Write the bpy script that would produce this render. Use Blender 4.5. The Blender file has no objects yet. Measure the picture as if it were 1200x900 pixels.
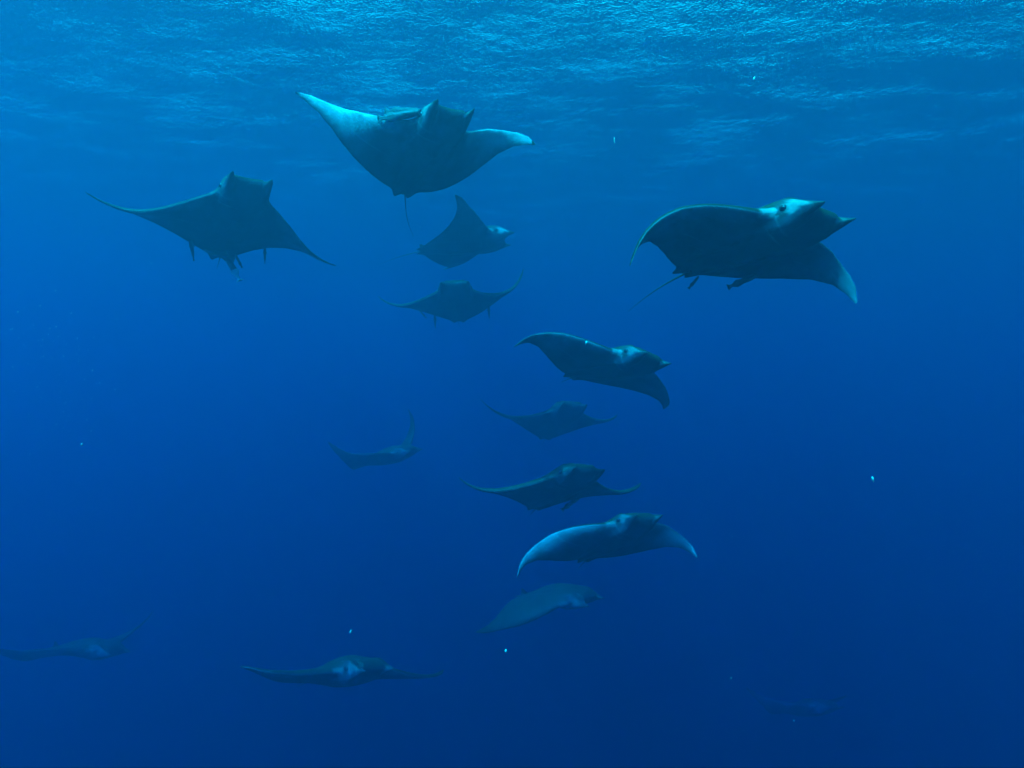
import bpy, math, random
import numpy as np
from mathutils import Vector
sc = bpy.context.scene
col = sc.collection

# ---------------------------------------------------------------- camera
CAM_Z = -6.0                       # six metres under the surface, looking level
cam = bpy.data.cameras.new('camera')
cam_ob = bpy.data.objects.new('camera', cam)
col.objects.link(cam_ob)
cam.sensor_width = 36
cam.lens = 18 / math.tan(math.radians(75 / 2))
cam.clip_start, cam.clip_end = .05, 3000
cam_ob.location = (0, 0, CAM_Z)
cam_ob.rotation_euler = (math.radians(90), 0, 0)
sc.camera = cam_ob

# ---------------------------------------------------------------- sky, sun, exposure
SUN_EL, SUN_AZ = 56, -148
w = bpy.data.worlds.new('World')
sc.world = w
w.use_nodes = True
bg = w.node_tree.nodes['Background']
sky = w.node_tree.nodes.new('ShaderNodeTexSky')
sky.sky_type = 'NISHITA'
sky.sun_disc = False
sky.dust_density, sky.ozone_density = 4, .6
sky.sun_elevation = math.radians(SUN_EL)
sky.sun_rotation = math.radians(SUN_AZ)
wn, wl = w.node_tree.nodes.new, w.node_tree.links.new
ctc, cmp_, cno, crp, cmx, hsv = wn('ShaderNodeTexCoord'), wn('ShaderNodeMapping'), wn('ShaderNodeTexNoise'), wn('ShaderNodeMapRange'), wn('ShaderNodeMix'), wn('ShaderNodeHueSaturation')
cmp_.inputs['Scale'].default_value = (1, 1, 2.5)                      # unseen broken cloud, added to brighten and whiten the surface glints
cno.inputs['Scale'].default_value, cno.inputs['Detail'].default_value = 3, 6
crp.inputs['From Min'].default_value, crp.inputs['From Max'].default_value = .38, .6
crp.inputs['To Min'].default_value, crp.inputs['To Max'].default_value = .6, 1
hsv.inputs['Saturation'].default_value, hsv.inputs['Value'].default_value = .03, 3.6
cmx.data_type = 'RGBA'
wrm = wn('ShaderNodeMix')                                            # warm tint on the added cloud, makes the glints greener
wrm.data_type, wrm.blend_type = 'RGBA', 'MULTIPLY'
wrm.inputs['Factor'].default_value = 1
wrm.inputs['B'].default_value = (1, .98, .7, 1)
wl(ctc.outputs['Generated'], cmp_.inputs[0]); wl(cmp_.outputs[0], cno.inputs[0]); wl(cno.outputs[0], crp.inputs[0])
wl(crp.outputs[0], cmx.inputs['Factor']); wl(sky.outputs[0], cmx.inputs['A']); wl(sky.outputs[0], hsv.inputs['Color']); wl(hsv.outputs[0], wrm.inputs['A']); wl(wrm.outputs['Result'], cmx.inputs['B'])
wl(cmx.outputs['Result'], bg.inputs[0])
bg.inputs[1].default_value = .05
sun_d = bpy.data.lights.new('sun', 'SUN')
sun_d.energy = 5
sun_d.angle = math.radians(.5)
sun_d.color = (1, .96, .9)
sun = bpy.data.objects.new('sun', sun_d)
col.objects.link(sun)
a, e = math.radians(SUN_AZ), math.radians(SUN_EL)
sd = Vector((math.sin(a) * math.cos(e), math.cos(a) * math.cos(e), math.sin(e)))
sun.rotation_euler = sd.to_track_quat('Z', 'Y').to_euler()
sun.location = sd * 60
vs = sc.view_settings
vs.view_transform, vs.look, vs.gamma = 'Standard', 'None', 1
vs.use_curve_mapping = False
vs.exposure = 3.17
cy = sc.cycles
cy.use_denoising = True
cy.max_bounces, cy.volume_bounces, cy.diffuse_bounces = 8, 4, 3
cy.transparent_max_bounces = 16
cy.caustics_reflective = cy.caustics_refractive = False


# ---------------------------------------------------------------- helpers
def mesh_ob(name, verts, faces, mat=None, parent=None, smooth=True):
    me = bpy.data.meshes.new(name)
    me.from_pydata([tuple(v) for v in verts], [], faces)
    if smooth:
        me.shade_smooth()
    if mat:
        me.materials.append(mat)
    ob = bpy.data.objects.new(name, me)
    col.objects.link(ob)
    if parent:
        ob.parent = parent
    return ob


def tag(o, label=None, cat=None, group=None, kind=None):
    for k, v in (('label', label), ('category', cat), ('group', group), ('kind', kind)):
        if v:
            o[k] = v
    return o


def new_mat(name):
    m = bpy.data.materials.new(name)
    m.use_nodes = True
    m.node_tree.nodes.clear()
    t = m.node_tree
    return m, t, t.nodes.new('ShaderNodeOutputMaterial')


# ---------------------------------------------------------------- sea water (the body of water itself)
ABS, SCT, ANISO, DEN = (.6, .0945, .036), (.02, .0232, .0318), .77, .8
m_water, t, out = new_mat('clear_blue_sea_water')
va = t.nodes.new('ShaderNodeVolumeAbsorption')
vsc = t.nodes.new('ShaderNodeVolumeScatter')
add = t.nodes.new('ShaderNodeAddShader')
va.inputs['Color'].default_value = tuple(1 - x / DEN for x in ABS) + (1,)
vsc.inputs['Color'].default_value = tuple(x / DEN for x in SCT) + (1,)
va.inputs['Density'].default_value = vsc.inputs['Density'].default_value = DEN
vsc.inputs['Anisotropy'].default_value = ANISO
t.links.new(va.outputs[0], add.inputs[0])
t.links.new(vsc.outputs[0], add.inputs[1])
t.links.new(add.outputs[0], out.inputs['Volume'])
bv = [(sx * 300, sy * 300, z) for z in (-160, 1.0) for sx, sy in ((-1, -1), (1, -1), (1, 1), (-1, 1))]
water = mesh_ob('sea_water', bv, [(3, 2, 1, 0), (4, 5, 6, 7), (0, 1, 5, 4), (1, 2, 6, 5), (2, 3, 7, 6), (3, 0, 4, 7)], m_water, smooth=False)
tag(water, kind='structure')

# ---------------------------------------------------------------- water surface seen from below
NX, NY = 480, 520
xs = np.linspace(-60, 60, NX)
ys = np.concatenate([np.linspace(-30, 6, 60, endpoint=False), np.linspace(6, 40, 330, endpoint=False), np.linspace(40, 100, 130)])
X, Y = np.meshgrid(xs, ys)
rng = np.random.default_rng(4)
Zs = np.zeros_like(X)
for i in range(70):
    lam = math.exp(rng.uniform(math.log(.7), math.log(9)))
    th = rng.normal(math.radians(80), .6)
    k = 2 * math.pi / lam
    Zs += .0022 * lam ** .9 * rng.uniform(.4, 1) * np.sin(k * (X * math.cos(th) + Y * math.sin(th)) + rng.uniform(0, 6.28))
V = np.stack([X, Y, Zs], -1).reshape(-1, 3)
FS = [(j * NX + i, j * NX + i + 1, (j + 1) * NX + i + 1, (j + 1) * NX + i) for j in range(NY - 1) for i in range(NX - 1)]
m_surf, t, out = new_mat('rippled_water_surface')
N = t.nodes.new
mix, tr, gl, fr = N('ShaderNodeMixShader'), N('ShaderNodeBsdfTransparent'), N('ShaderNodeBsdfGlossy'), N('ShaderNodeFresnel')
fr.inputs['IOR'].default_value = 1.33
gl.inputs['Roughness'].default_value = .25
tc, mp, nz, bp = N('ShaderNodeTexCoord'), N('ShaderNodeMapping'), N('ShaderNodeTexNoise'), N('ShaderNodeBump')
mp.inputs['Scale'].default_value = (1, 1, 1)
nz.inputs['Scale'].default_value, nz.inputs['Detail'].default_value = 2.8, 3
nz.inputs['Roughness'].default_value = .6
n2, mp2, pr, ml = N('ShaderNodeTexNoise'), N('ShaderNodeMapping'), N('ShaderNodeMapRange'), N('ShaderNodeMath')
mp2.inputs['Scale'].default_value = (.5, .9, 1)                     # ruffled and calm patches
n2.inputs['Scale'].default_value, n2.inputs['Detail'].default_value = 1, 3
pr.inputs['From Min'].default_value, pr.inputs['From Max'].default_value = .42, .68
pr.inputs['To Min'].default_value, pr.inputs['To Max'].default_value = .84, 1.8
ml.operation = 'MULTIPLY'
bp.inputs['Distance'].default_value = .05
n3, b3, ml3 = N('ShaderNodeTexNoise'), N('ShaderNodeBump'), N('ShaderNodeMath')
ml3.operation = 'MULTIPLY'
n3.inputs['Scale'].default_value, n3.inputs['Detail'].default_value = 26, 1
b3.inputs['Distance'].default_value = .02
L = t.links.new
L(tc.outputs['Object'], mp.inputs[0]); L(mp.outputs[0], nz.inputs[0]); L(tc.outputs['Object'], mp2.inputs[0]); L(mp2.outputs[0], n2.inputs[0]); L(n2.outputs[0], pr.inputs[0])
L(nz.outputs[0], ml.inputs[0]); L(pr.outputs[0], ml.inputs[1]); L(ml.outputs[0], bp.inputs['Height'])
L(tc.outputs['Object'], n3.inputs[0]); L(n3.outputs[0], ml3.inputs[0]); L(pr.outputs[0], ml3.inputs[1]); L(ml3.outputs[0], b3.inputs['Height']); L(b3.outputs[0], bp.inputs['Normal'])
L(bp.outputs[0], fr.inputs['Normal']); L(bp.outputs[0], gl.inputs['Normal'])
L(fr.outputs[0], mix.inputs[0]); L(tr.outputs[0], mix.inputs[1]); L(gl.outputs[0], mix.inputs[2]); L(mix.outputs[0], out.inputs[0])
tag(mesh_ob('water_surface', V, FS, m_surf), kind='structure')


# ---------------------------------------------------------------- devil rays
def skin_material(name, rough):
    m, t, out = new_mat(name)
    N, L = t.nodes.new, t.links.new
    at, b = N('ShaderNodeVertexColor'), N('ShaderNodeBsdfPrincipled')
    at.layer_name = 'skin'
    tc, n1, n2, cr, mx, bp = N('ShaderNodeTexCoord'), N('ShaderNodeTexNoise'), N('ShaderNodeTexNoise'), N('ShaderNodeMapRange'), N('ShaderNodeMix'), N('ShaderNodeBump')
    n1.inputs['Scale'].default_value, n1.inputs['Detail'].default_value = 4, 9
    n1.inputs['Roughness'].default_value = .62
    n2.inputs['Scale'].default_value, n2.inputs['Detail'].default_value = 45, 3
    cr.inputs['From Min'].default_value, cr.inputs['From Max'].default_value = .3, .7
    cr.inputs['To Min'].default_value, cr.inputs['To Max'].default_value = .62, 1.3
    mx.data_type, mx.blend_type = 'RGBA', 'MULTIPLY'
    mx.inputs['Factor'].default_value = 1
    L(tc.outputs['Object'], n1.inputs[0]); L(tc.outputs['Object'], n2.inputs[0])
    L(n1.outputs[0], cr.inputs[0]); L(at.outputs[0], mx.inputs['A']); L(cr.outputs[0], mx.inputs['B'])
    sm, sn, sr, sx = N('ShaderNodeMapping'), N('ShaderNodeTexNoise'), N('ShaderNodeMapRange'), N('ShaderNodeMix')
    sm.inputs['Scale'].default_value, sm.inputs['Rotation'].default_value = (2, 26, 2), (0, 0, .5)     # pale rubbed streaks
    sn.inputs['Scale'].default_value, sn.inputs['Detail'].default_value = 1, 4
    sr.inputs['From Min'].default_value, sr.inputs['From Max'].default_value = .62, .74
    sr.inputs['To Min'].default_value, sr.inputs['To Max'].default_value = 0, .16
    sx.data_type = 'RGBA'
    sx.inputs['B'].default_value = (.42, .44, .42, 1)
    L(tc.outputs['Object'], sm.inputs[0]); L(sm.outputs[0], sn.inputs[0]); L(sn.outputs[0], sr.inputs[0])
    L(sr.outputs[0], sx.inputs['Factor']); L(mx.outputs['Result'], sx.inputs['A'])
    L(sx.outputs['Result'], b.inputs['Base Color'])
    bp.inputs['Distance'].default_value = .004
    L(n2.outputs[0], bp.inputs['Height']); L(bp.outputs[0], b.inputs['Normal'])
    b.inputs['Roughness'].default_value = rough
    b.inputs['Specular IOR Level'].default_value = .15
    L(b.outputs[0], out.inputs[0])
    return m


M_RAY = skin_material('ray_skin', .55)
M_FISH = skin_material('remora_skin', .45)


def plain(name, c, rough=.4):
    m, t, out = new_mat(name)
    b, n, cr, tc = t.nodes.new('ShaderNodeBsdfPrincipled'), t.nodes.new('ShaderNodeTexNoise'), t.nodes.new('ShaderNodeValToRGB'), t.nodes.new('ShaderNodeTexCoord')
    n.inputs['Scale'].default_value = 60
    cr.color_ramp.elements[0].color = tuple(x * .6 for x in c) + (1,)
    cr.color_ramp.elements[1].color = tuple(min(1, x * 1.2) for x in c) + (1,)
    t.links.new(tc.outputs['Object'], n.inputs[0]); t.links.new(n.outputs[0], cr.inputs[0]); t.links.new(cr.outputs[0], b.inputs['Base Color'])
    b.inputs['Roughness'].default_value = rough
    t.links.new(b.outputs[0], out.inputs[0])
    return m


M_EYE = plain('ray_eye', (.008, .008, .01), .2)
M_FLECK = plain('pale_drifting_matter', (.36, .39, .35), .7)

# outline of half a disc, half-span = 1: leading edge with head and rolled head fin, trailing edge with pelvic fin
LEP = np.array([(0,.555),(.06,.562),(.125,.575),(.145,.60),(.158,.635),(.170,.652),(.184,.62),(.198,.52),(.212,.415),(.235,.365),(.28,.325),(.4,.255),(.55,.16),(.7,.05),(.82,-.07),(.91,-.175),(.965,-.265),(1,-.37)])
TEP = np.array([(0,-.46),(.03,-.475),(.06,-.505),(.09,-.49),(.11,-.435),(.16,-.40),(.3,-.335),(.45,-.275),(.6,-.235),(.75,-.22),(.87,-.255),(.95,-.325),(1,-.39)])
SG = np.linspace(0, 1, 61)


def frame(yaw, pit, rol):
    f = np.array([math.sin(yaw) * math.cos(pit), -math.cos(yaw) * math.cos(pit), math.sin(pit)])
    r0 = np.array([-math.cos(yaw), -math.sin(yaw), 0.0])
    u0 = np.cross(r0, f)
    r = r0 * math.cos(rol) + u0 * math.sin(rol)
    u = -r0 * math.sin(rol) + u0 * math.cos(rol)
    return np.stack([r, f, u])


def flex(P, pts):
    """bend the wings of a flat ray (half-span units, x right, y forward, z up) into the pose P; still in the ray's own frame"""
    o = np.empty_like(pts)
    for side, wg in ((1, P[6:12]), (-1, P[12:18])):
        m = pts[:, 0] >= 0 if side == 1 else pts[:, 0] < 0
        if not m.any():
            continue
        p = pts[m]
        s = np.abs(p[:, 0])
        sp = np.clip((SG - .14) / .86, 0, 1)
        th = wg[0] * sp + wg[1] * sp ** 2 + wg[2] * sp ** 3
        mid = (th[1:] + th[:-1]) / 2 
        d = SG[1] - SG[0]
        Xg = np.concatenate([[0], np.cumsum(np.cos(mid) * d)])
        Zg = np.concatenate([[0], np.cumsum(np.sin(mid) * d)])
        X, Z, T = np.interp(s, SG, Xg), np.interp(s, SG, Zg), np.interp(s, SG, th)
        q = np.clip((s - .14) / .86, 0, 1)
        tau, sw = wg[3] * q + wg[4] * q * q, wg[5] * q * q
        y, z = p[:, 1], p[:, 2]
        y2, z2 = y * np.cos(tau) - z * np.sin(tau), y * np.sin(tau) + z * np.cos(tau)
        o[m] = np.stack([side * (X - z2 * np.sin(T)), y2 + sw, Z + z2 * np.cos(T)], -1)
    return o


def sstep(x, a, b):
    t = np.clip((x - a) / (b - a), 0, 1)
    return t * t * (3 - 2 * t)


HALF = np.unique(np.round(np.concatenate([np.linspace(0, .12, 7), np.linspace(.12, .25, 30), np.linspace(.25, .9, 34), np.linspace(.9, 1, 12)]), 5))
STN = np.concatenate([-HALF[:0:-1], HALF])
NC = 26
CF = (1 - np.cos(np.linspace(0, math.pi, NC))) / 2
NACA = lambda c: (.2969 * np.sqrt(c) - .126 * c - .3516 * c ** 2 + .2843 * c ** 3 - .1036 * c ** 4) / .0500


def half_thickness(s, y, c):
    wing = .034 * np.clip(1 - s, 0, 1) ** .75 + .003
    trunk = np.exp(-(s / .2) ** 2) * sstep(y, -.5, .0) * (1 - .55 * sstep(y, .1, .45))
    box_head = np.exp(-(s / .2) ** 10) * sstep(y, .12, .36) * (1 - .35 * sstep(y, .42, .56))
    up = wing + .042 * trunk + .006 * box_head
    dn = wing * .6 + .036 * trunk + .022 * box_head
    horn = sstep(y, .45, .55) * sstep(s, .12, .15)
    up, dn = up * (1 - horn) + .026 * horn, dn * (1 - horn) + .03 * horn
    taper = 1 - .6 * sstep(y, .52, .648)
    up, dn = up * taper, dn * taper
    n = NACA(c)
    return up * n, dn * n


def base_ray(belly, flash):
    """flat ray: vertices, faces, colour per vertex"""
    vs_, fs, cs = [], [], []
    le = np.interp(np.abs(STN), LEP[:, 0], LEP[:, 1])
    te = np.interp(np.abs(STN), TEP[:, 0], TEP[:, 1])
    R = 2 * NC - 2
    OLIVE, WHITE, GREY, DARK = np.array((.027, .032, .016)), np.array((.35, .37, .335)), np.array((.034, .038, .052)), np.array((.03, .033, .03))
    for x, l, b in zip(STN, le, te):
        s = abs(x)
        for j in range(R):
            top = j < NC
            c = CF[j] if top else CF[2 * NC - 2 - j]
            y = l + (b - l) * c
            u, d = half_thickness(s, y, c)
            z = u if top else -d
            z += .018 * math.exp(-(s / .3) ** 2) * (1 - (y / .55) ** 2) * .5          # gentle hump of the back
            z -= .012 * math.exp(-(s / .022) ** 2) * float(sstep(y, -.38, -.2)) * (1 - float(sstep(y, .1, .35))) if not top else 0   # belly keel
            z -= .035 * float(sstep(y, .42, .68)) if s > .12 else 0                    # head fins droop
            vs_.append((x, y, z))
            # skin colour; on the belly it also carries painted light and shade
            if top:
                k = OLIVE * (1 - .35 * float(sstep(s, .55, 1)))
                k = k * (1 - float(sstep(c, .06, .0)) * .5)
            else:
                pale = max(float(sstep(c, .3, .06)) * .8 * float(sstep(s, .26, .4)), float(sstep(s, .36, .78)) * float(sstep(c, 1.05, .45)))  # pale leading-edge marking, plus lit tips and shaded middle put into the colour
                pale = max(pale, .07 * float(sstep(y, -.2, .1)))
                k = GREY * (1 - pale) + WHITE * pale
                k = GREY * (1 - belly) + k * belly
                k = k * (1 - .75 * float(sstep(c, .93, 1.0)))
                if s < .13:
                    k = k * (1 - .45 * float(sstep(y, .46, .54)))                      # dusky mouth
            FL = WHITE * .62 * flash + (OLIVE if top else GREY) * (1 - flash)
            if .205 < s < .275 and y < .41 and c < (.03 if top else .038):
                k = FL                                                                 # white shoulder flash
            if s > .135 and y > .45:                                                   # head fin: pale outer blade, dark tip
                g = float(sstep(y, .555, .61))
                k = (FL if (s > (.191 if top else .197) and c < .065) or (s < .152 and y > .575 and c < .05) else (OLIVE * .55 if top else GREY * .8)) * (1 - g) + DARK * g
            if .185 < s < .222 and .385 < y < .45 and (top or s > .204):
                k = DARK
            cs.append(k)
    n = len(STN)
    for i in range(n - 1):
        for j in range(R):
            j2 = (j + 1) % R
            fs.append((i * R + j, i * R + j2, (i + 1) * R + j2, (i + 1) * R + j))
    fs.append(tuple(range(R)))
    fs.append(tuple((n - 1) * R + j for j in reversed(range(R))))
    # small dorsal fin at the root of the tail
    o = len(vs_)
    zf = .0
    prof = [(-.34, zf), (-.385, .055), (-.43, .085), (-.455, .082), (-.45, .045), (-.47, zf)]
    for dx in (-.006, .006):
        for y, z in prof:
            vs_.append((dx * (1 if z < .02 else .4), y, z))
            cs.append(OLIVE * .8)
    q = len(prof)
    fs += [tuple(o + i for i in range(q)), tuple(o + q + i for i in reversed(range(q)))]
    fs += [(o + i, o + (i + 1) % q, o + q + (i + 1) % q, o + q + i) for i in range(q)]
    return np.array(vs_), fs, np.array(cs)




def tail(length, droop, drift):
    v, f, c = [], [], []
    n, k = 22, 8
    for i in range(n):
        u = i / (n - 1)
        r = .007 * (1 - u) ** 1.2 + .0014
        cx, cyy, cz = drift * u ** 1.15, -.40 - length * u, -.002 - droop * u * u
        for j in range(k):
            a = 2 * math.pi * j / k
            v.append((cx + r * math.cos(a), cyy, cz + r * math.sin(a)))
            c.append((.035, .04, .035))
        if i:
            f += [((i - 1) * k + j, (i - 1) * k + (j + 1) % k, i * k + (j + 1) % k, i * k + j) for j in range(k)]
    f += [tuple(range(k)), tuple((n - 1) * k + j for j in reversed(range(k)))]
    return np.array(v), f, np.array(c)


def eye_mesh():
    v, f = [], []
    for i in range(7):
        p = math.pi * i / 6
        for j in range(10):
            q = 2 * math.pi * j / 10
            v.append((.017 * math.cos(p), .024 * math.sin(p) * math.cos(q), .02 * math.sin(p) * math.sin(q)))
    for i in range(6):
        f += [(i * 10 + j, i * 10 + (j + 1) % 10, (i + 1) * 10 + (j + 1) % 10, (i + 1) * 10 + j) for j in range(10)]
    return v, f


GROUP = 'devil rays swimming in a loose school'


def devil_ray(P, size, label, belly=.3, flash=.5, tl=(.55, .05, 0), eyes=True):
    P = np.array(P, float)
    tv, tf, tcx = tail(*tl)
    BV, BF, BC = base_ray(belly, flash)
    v = np.concatenate([BV, tv])
    f = BF + [tuple(i + len(BV) for i in q) for q in tf]
    c = np.concatenate([BC, tcx])
    v = flex(P, v) * size
    ob = mesh_ob('devil_ray', v, f, M_RAY)
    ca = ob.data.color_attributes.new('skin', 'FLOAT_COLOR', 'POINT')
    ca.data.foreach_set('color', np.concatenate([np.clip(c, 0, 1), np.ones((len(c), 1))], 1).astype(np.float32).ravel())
    R = frame(*P[3:6])
    M = np.eye(4)
    M[:3, :3] = R.T
    M[:3, 3] = P[:3]
    from mathutils import Matrix
    ob.matrix_world = Matrix(M.tolist())
    tag(ob, label, 'ray', GROUP)
    if eyes:
        ev, ef = eye_mesh()
        for sd_ in (1, -1):
            ctr = flex(P, np.array([[sd_ * .206, .425, .012]]))[0]
            mesh_ob('eye', [(np.array(q) + ctr) * size for q in ev], ef, M_EYE, ob)
    return ob, P, R, size


def on_ray(ray, x, y, z=0.0):
    ob, P, R, size = ray
    return P[:3] + size * flex(P, np.array([[x, y, z]]))[0] @ R


def pixel(x, y, dist):
    """point at a given distance in front of the camera, for a direction read off the photograph"""
    f = 600 / math.tan(math.radians(37.5))
    return np.array([(x - 600) / f * dist, dist, CAM_Z - (y - 450) / f * dist])

POSE = {
    1: (-0.927, 6.962, -3.65, 0.602, 0.477, -0.019, 1.663, 0.084, -0.205, 0.25, 0.751, 0.135, 1.82, -0.373, -1.297, 0.694, 0.62, 0.51),
    2: (-3.156, 7.534, -4.197, 0.699, 0.594, 0.008, 0.246, -0.42, -0.261, -0.113, -1.172, -0.029, -0.121, -0.386, -0.307, -0.498, -0.597, -0.207),
    3: (-0.963, 12.117, -3.477, 1.749, 0.194, 0.22, -0.013, 0.361, 0.533, 0.266, 0.335, 0.228, 0.227, 0.188, 0.142, 0.177, -0.017, 0.255),
    4: (-1.003, 12.157, -4.558, 0.023, 0.407, -0.04, -0.104, -0.213, 0.038, -0.194, -0.779, 0.172, 0.41, -0.021, -0.144, -0.344, -0.548, 0.431),
    5: (1.76, 5.126, -4.962, 0.66, 0.222, 0.11, 0.377, -0.695, 0.074, 0.469, 0.305, 0.154, 0.343, -0.221, -0.205, 0.188, 0.693, 0.455),
    6: (1.086, 7.772, -5.827, 0.735, 0.18, 0.254, 0.804, -0.211, -0.266, 0.402, 0.485, 0.106, -0.078, -0.462, -0.045, 0.226, -0.223, 0.355),
    7: (0.923, 13.694, -6.816, 0.387, 0.553, 0.086, 0.408, -0.179, -0.411, -0.301, -0.891, 0.031, 0.249, -0.179, -0.217, -0.446, -0.219, 0.246),
    8: (-3.093, 15.971, -7.8, 1.214, 0.304, -0.036, 0.415, 0.568, 0.724, 0.461, 0.602, 0.084, 0.707, 1.047, 0.929, 0.193, 0.416, 0.653),
    9: (0.605, 9.093, -7.466, 0.57, 0.561, 0.154, -0.297, -0.155, 0.458, -0.296, -0.487, 0.046, -0.135, -0.32, 0.073, -0.509, -0.291, 0.366),
    10: (1.21, 8.226, -7.951, 0.658, 0.633, 0.122, 0.729, -0.297, -0.23, 0.625, 0.804, -0.214, 0.432, -0.365, -0.252, 0.513, 0.542, 0.387),
    11: (0.822, 14.077, -10.483, 0.885, 0.165, 0.013, -0.732, -0.404, 0.257, -0.464, -0.838, -0.066, -0.093, -0.172, -0.169, -0.014, 0.083, -0.581),
    12: (-8.972, 13.89, -11.523, 1.375, 0.029, 0.216, 0.097, 0.474, 0.725, 0.554, 0.576, -0.007, 0.343, 0.625, 0.635, 0.285, 0.525, 0.465),
    13: (-2.734, 10.288, -10.504, 0.986, 0.375, 0.287, 0.106, 0.173, 0.112, 0.119, -0.171, 0.351, -0.517, 0.02, 0.158, 0.449, -0.793, 0.823),
    14: (8.183, 18.865, -15.214, 0.713, 0.456, 0.259, 0.367, 0.522, 0.665, 0.428, 0.465, 0.075, 0.266, 0.42, 0.41, 0.351, 0.5, 0.471),
}

# number: half-span in metres, how pale the belly and the head flash are, label
WHO = {
    1: (1.2, 1.0, 0.5, 'climbing devil ray with broad pale upswept wing tips just beneath the rippled surface'),
    2: (1.2, .35, 0.2, 'dark devil ray with thin upcurled wing tips and a row of remoras trailing under it'),
    3: (1.55, .35, 0.8, 'devil ray banked on its side, one wing straight up, behind the climbing ray'),
    4: (1.35, .2, 0.1, 'dark devil ray head-on with both wing tips curled up, just below the banked ray'),
    5: (1.2, .28, 0.75, 'big devil ray with white head flash and drooping wings, largest of the right-facing rays'),
    6: (1.2, .3, 0.5, 'mid-sized devil ray with one arched and one drooped wing and a white cheek flash'),
    7: (1.45, .1, 0.05, 'faint hazy devil ray, one thin wing tip raised, just under the arched-wing ray'),
    8: (1.5, .1, 0.1, 'faint devil ray apart from the column, its far wing raised straight up'),
    9: (1.3, .15, 0.12, 'dark devil ray with thin upturned wing tips directly above the ray with glowing pale tips'),
    10: (1.2, .42, 0.35, 'devil ray with both wings bowed down to long glowing pale tips'),
    11: (1.75, .1, 0.25, 'olive backed devil ray with its near wing held low, under the pale bowed-wing ray'),
    12: (1.5, .1, 0.2, 'very faint deep devil ray with its near wing stretched level and far wing lifted'),
    13: (1.6, .15, 0.22, 'deep devil ray with olive hump, flat outstretched wings and pale head fins'),
    14: (1.7, .05, 0.15, 'barely visible devil ray fading alone into the deepest dark blue water'),
}
RAYS = {k: devil_ray(POSE[k], WHO[k][0], WHO[k][3], WHO[k][1], WHO[k][2], tl={1: (.5, .05, -.24), 3: (.55, .08, 0), 5: (.6, .1, 0)}.get(k, (.2, .02, 0))) for k in POSE}


# ---------------------------------------------------------------- remoras clinging to the rays
def remora(name, head, direction, length, label, group, pale_tail=0.0):
    n, k = 20, 12
    v, f, c = [], [], []
    for i in range(n):
        u = i / (n - 1)
        wd = .1 * math.sin(math.pi * min(1, u * .95 + .05) ** .62) ** .8 * (1 - .5 * u) + .004
        ht = .085 * math.sin(math.pi * min(1, u * .95 + .05) ** .7) ** .8 + .008
        ht += .055 * math.exp(-((u - .68) / .1) ** 2)                     # dorsal and anal fin
        if u > .86:
            wd, ht = .005, .022 + .10 * ((u - .86) / .14) ** .8            # tail fin
        for j in range(k):
            a = 2 * math.pi * j / k
            notch = -.05 * (1 - abs(math.sin(a))) if i == n - 1 else 0
            v.append(((u + notch) * length, wd * math.cos(a) * length, ht * math.sin(a) * length))
            t = (np.array((.05, .055, .05)) if math.sin(a) > -.3 else np.array((.09, .095, .09)))
            c.append(t * (1 - pale_tail * (u > .6)) + np.array((.7, .72, .7)) * pale_tail * (u > .6))
        if i:
            f += [((i - 1) * k + j, (i - 1) * k + (j + 1) % k, i * k + (j + 1) % k, i * k + j) for j in range(k)]
    f += [tuple(range(k)), tuple((n - 1) * k + j for j in reversed(range(k)))]
    # two small pectoral fins
    for sd_ in (1, -1):
        o = len(v)
        for x, y, z in ((.2, .05, 0), (.3, .05, -.01), (.36, .13, -.03), (.3, .14, -.03)):
            for dz in (.004, -.004):
                v.append((x * length, sd_ * y * length, (z + dz) * length))
                c.append((.05, .055, .05))
        f += [(o, o + 2, o + 4, o + 6), (o + 1, o + 7, o + 5, o + 3)] + [(o + 2 * i, o + 2 * i + 1, o + (2 * i + 3) % 8, o + (2 * i + 2) % 8) for i in range(4)]
    ob = mesh_ob(name, v, f, M_FISH)
    ca = ob.data.color_attributes.new('skin', 'FLOAT_COLOR', 'POINT')
    ca.data.foreach_set('color', np.concatenate([np.array(c), np.ones((len(c), 1))], 1).astype(np.float32).ravel())
    d = Vector(direction).normalized()
    up = Vector((0, 0, 1)) if abs(d.z) < .9 else Vector((0, -1, 0))
    y = up.cross(d).normalized()
    z = d.cross(y)
    from mathutils import Matrix
    M = Matrix((d, y, z)).transposed().to_4x4()
    M.translation = Vector(head)
    ob.matrix_world = M
    return tag(ob, label, 'fish', group)


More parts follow.
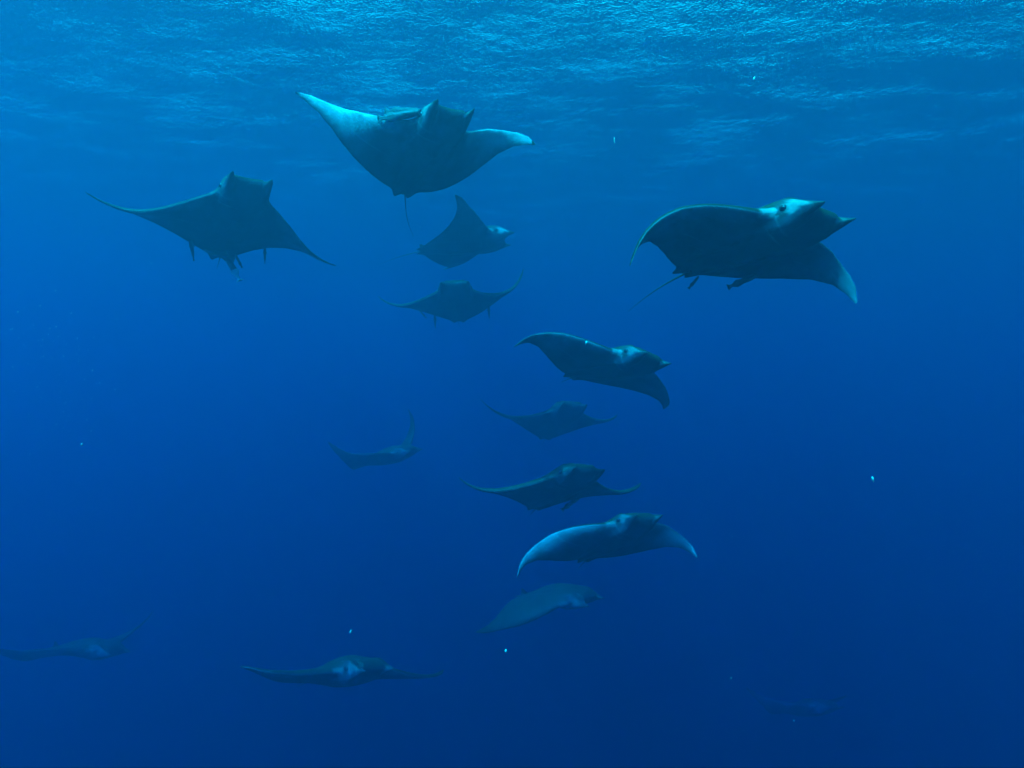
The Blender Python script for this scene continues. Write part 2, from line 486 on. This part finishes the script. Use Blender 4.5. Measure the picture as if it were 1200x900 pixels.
RG = 'remoras riding on the devil rays'
for k, x, y, z, d, ln, lab, pt in (
    (2, .31, -.27, -.02, (.03, .3, -1), .24, 'dark remora hanging straight down from the wing edge of the thin-tipped ray', 0),
    (2, .17, -.36, -.02, (.9, .3, -.28), .34, 'stout dark remora lying along the rear edge of the thin-tipped ray', 0),
    (2, .0, -.34, -.03, (.42, .25, -.9), .38, 'long remora with a pale tail dangling under the thin-tipped ray', .8),
    (2, -.12, -.37, -.02, (.3, .3, -.8), .17, 'tiny dark remora close beside the long pale-tailed remora', 0),
    (2, -.39, -.27, -.01, (-.1, .3, -1), .19, 'small dark remora alone under the far wing of the thin-tipped ray', 0),
    (5, -.42, -.215, -.01, (-1, .25, -.42), .26, 'dark remora with spread tail under the trailing edge of the big drooping-winged ray', 0),
    (5, -.11, -.42, -.01, (-.6, .2, -.75), .13, 'tiny remora near the tail root of the big drooping-winged ray', 0),
    (4, .32, -.29, -.01, (0, .3, -1), .28, 'thin remora hanging under the near-head-on ray with curled tips', 0),
    (4, -.43, -.17, -.01, (.05, .3, -1), .28, 'short remora under the upcurled wing of the head-on ray', 0),
    (4, .52, -.19, -.005, (.6, .3, -.7), .2, 'smallest remora out along the wing of the head-on ray', 0),
    (9, -.36, -.12, -.01, (-.8, .3, -.65), .34, 'dark remora below the wing of the ray above the glowing pale tips', 0),
    (1, .222, .42, .03, (-.96, .1, -.1), .42, 'mottled remora clinging beside the eye of the climbing pale-tipped ray', 0),
    (1, .205, .42, .055, (-.93, .3, .12), .4, 'remora perched on the crown behind the head fin of the climbing ray', 0),
):
    remora('remora', on_ray(RAYS[k], x, y, z), d, ln, lab, RG, pt)


# ---------------------------------------------------------------- drifting flecks
def blob(rnd, sx, sy, sz):
    v, f = [], []
    ph = [rnd.uniform(0, 6.28) for _ in range(4)]
    for i in range(7):
        p = math.pi * i / 6
        for j in range(9):
            q = 2 * math.pi * j / 9
            r = 1 + .22 * math.sin(3 * q + ph[0] + 2 * p) + .18 * math.sin(2 * p + ph[1]) + .12 * math.sin(5 * q + ph[2])
            v.append((sx * r * math.sin(p) * math.cos(q), sy * r * math.sin(p) * math.sin(q), sz * r * math.cos(p)))
    for i in range(6):
        f += [(i * 9 + j, i * 9 + (j + 1) % 9, (i + 1) * 9 + (j + 1) % 9, (i + 1) * 9 + j) for j in range(9)]
    return v, f


rnd = random.Random(7)
for px, py, dist, r, asp, rot, lab in (
    (1023, 562, 2.6, .0045, 2.3, 25, 'bright white elongated fleck drifting alone in clear blue water'),
    (884, 92, 3.0, .0045, 1.6, -10, 'white fleck drifting in open water just beneath the rippled surface'),
    (411, 740, 3.2, .0045, 1.9, -25, 'pale fleck drifting above the olive-humped deep ray'),
    (593, 763, 3.0, .0045, 2.2, 0, 'pale upright fleck drifting between the olive-humped ray and the diving olive ray'),
    (687, 402, 4.5, .0065, 1.9, -15, 'bright white fleck drifting in front of the arched-wing ray'),
    (720, 165, 2.4, .002, 5, 6, 'thin faint thread drifting beside the climbing pale-tipped ray'),
    (96, 521, 4.0, .006, 1.2, 0, 'soft pale fleck on its own below the cloud of fine specks'),
):
    ob = mesh_ob('drifting_fleck', *blob(rnd, r, r * .9, r * asp), M_FLECK)
    ob.location = pixel(px, py, dist)
    ob.rotation_euler = (.2, math.radians(-rot), 0)
    tag(ob, lab, 'fleck', 'pale flecks adrift in the water')

# fine suspended matter, too small and too many to count
v, f = [], []
tet = [(0, 1, 2), (0, 3, 1), (1, 3, 2), (2, 3, 0)]


def flake(p, r):
    o = len(v)
    for q in ((1, 0, -.6), (-.6, .8, -.5), (-.5, -.8, -.5), (.1, 0, 1)):
        v.append(tuple(p[i] + r * (q[i] + rnd.uniform(-.4, .4)) for i in range(3)))
    f.extend(tuple(o + i for i in t_) for t_ in tet)


for i in range(3600):
    flake((rnd.uniform(-8, 8), rnd.uniform(1.8, 13), rnd.uniform(-13, -1.5)), rnd.uniform(.0006, .0021))
for i in range(90):
    flake(pixel(rnd.gauss(55, 32), rnd.gauss(430, 45), rnd.uniform(4, 6)), rnd.uniform(.0015, .0045))
tag(mesh_ob('marine_snow', v, f, M_FLECK, smooth=False), 'fine pale specks suspended throughout the blue water', 'specks', kind='stuff')
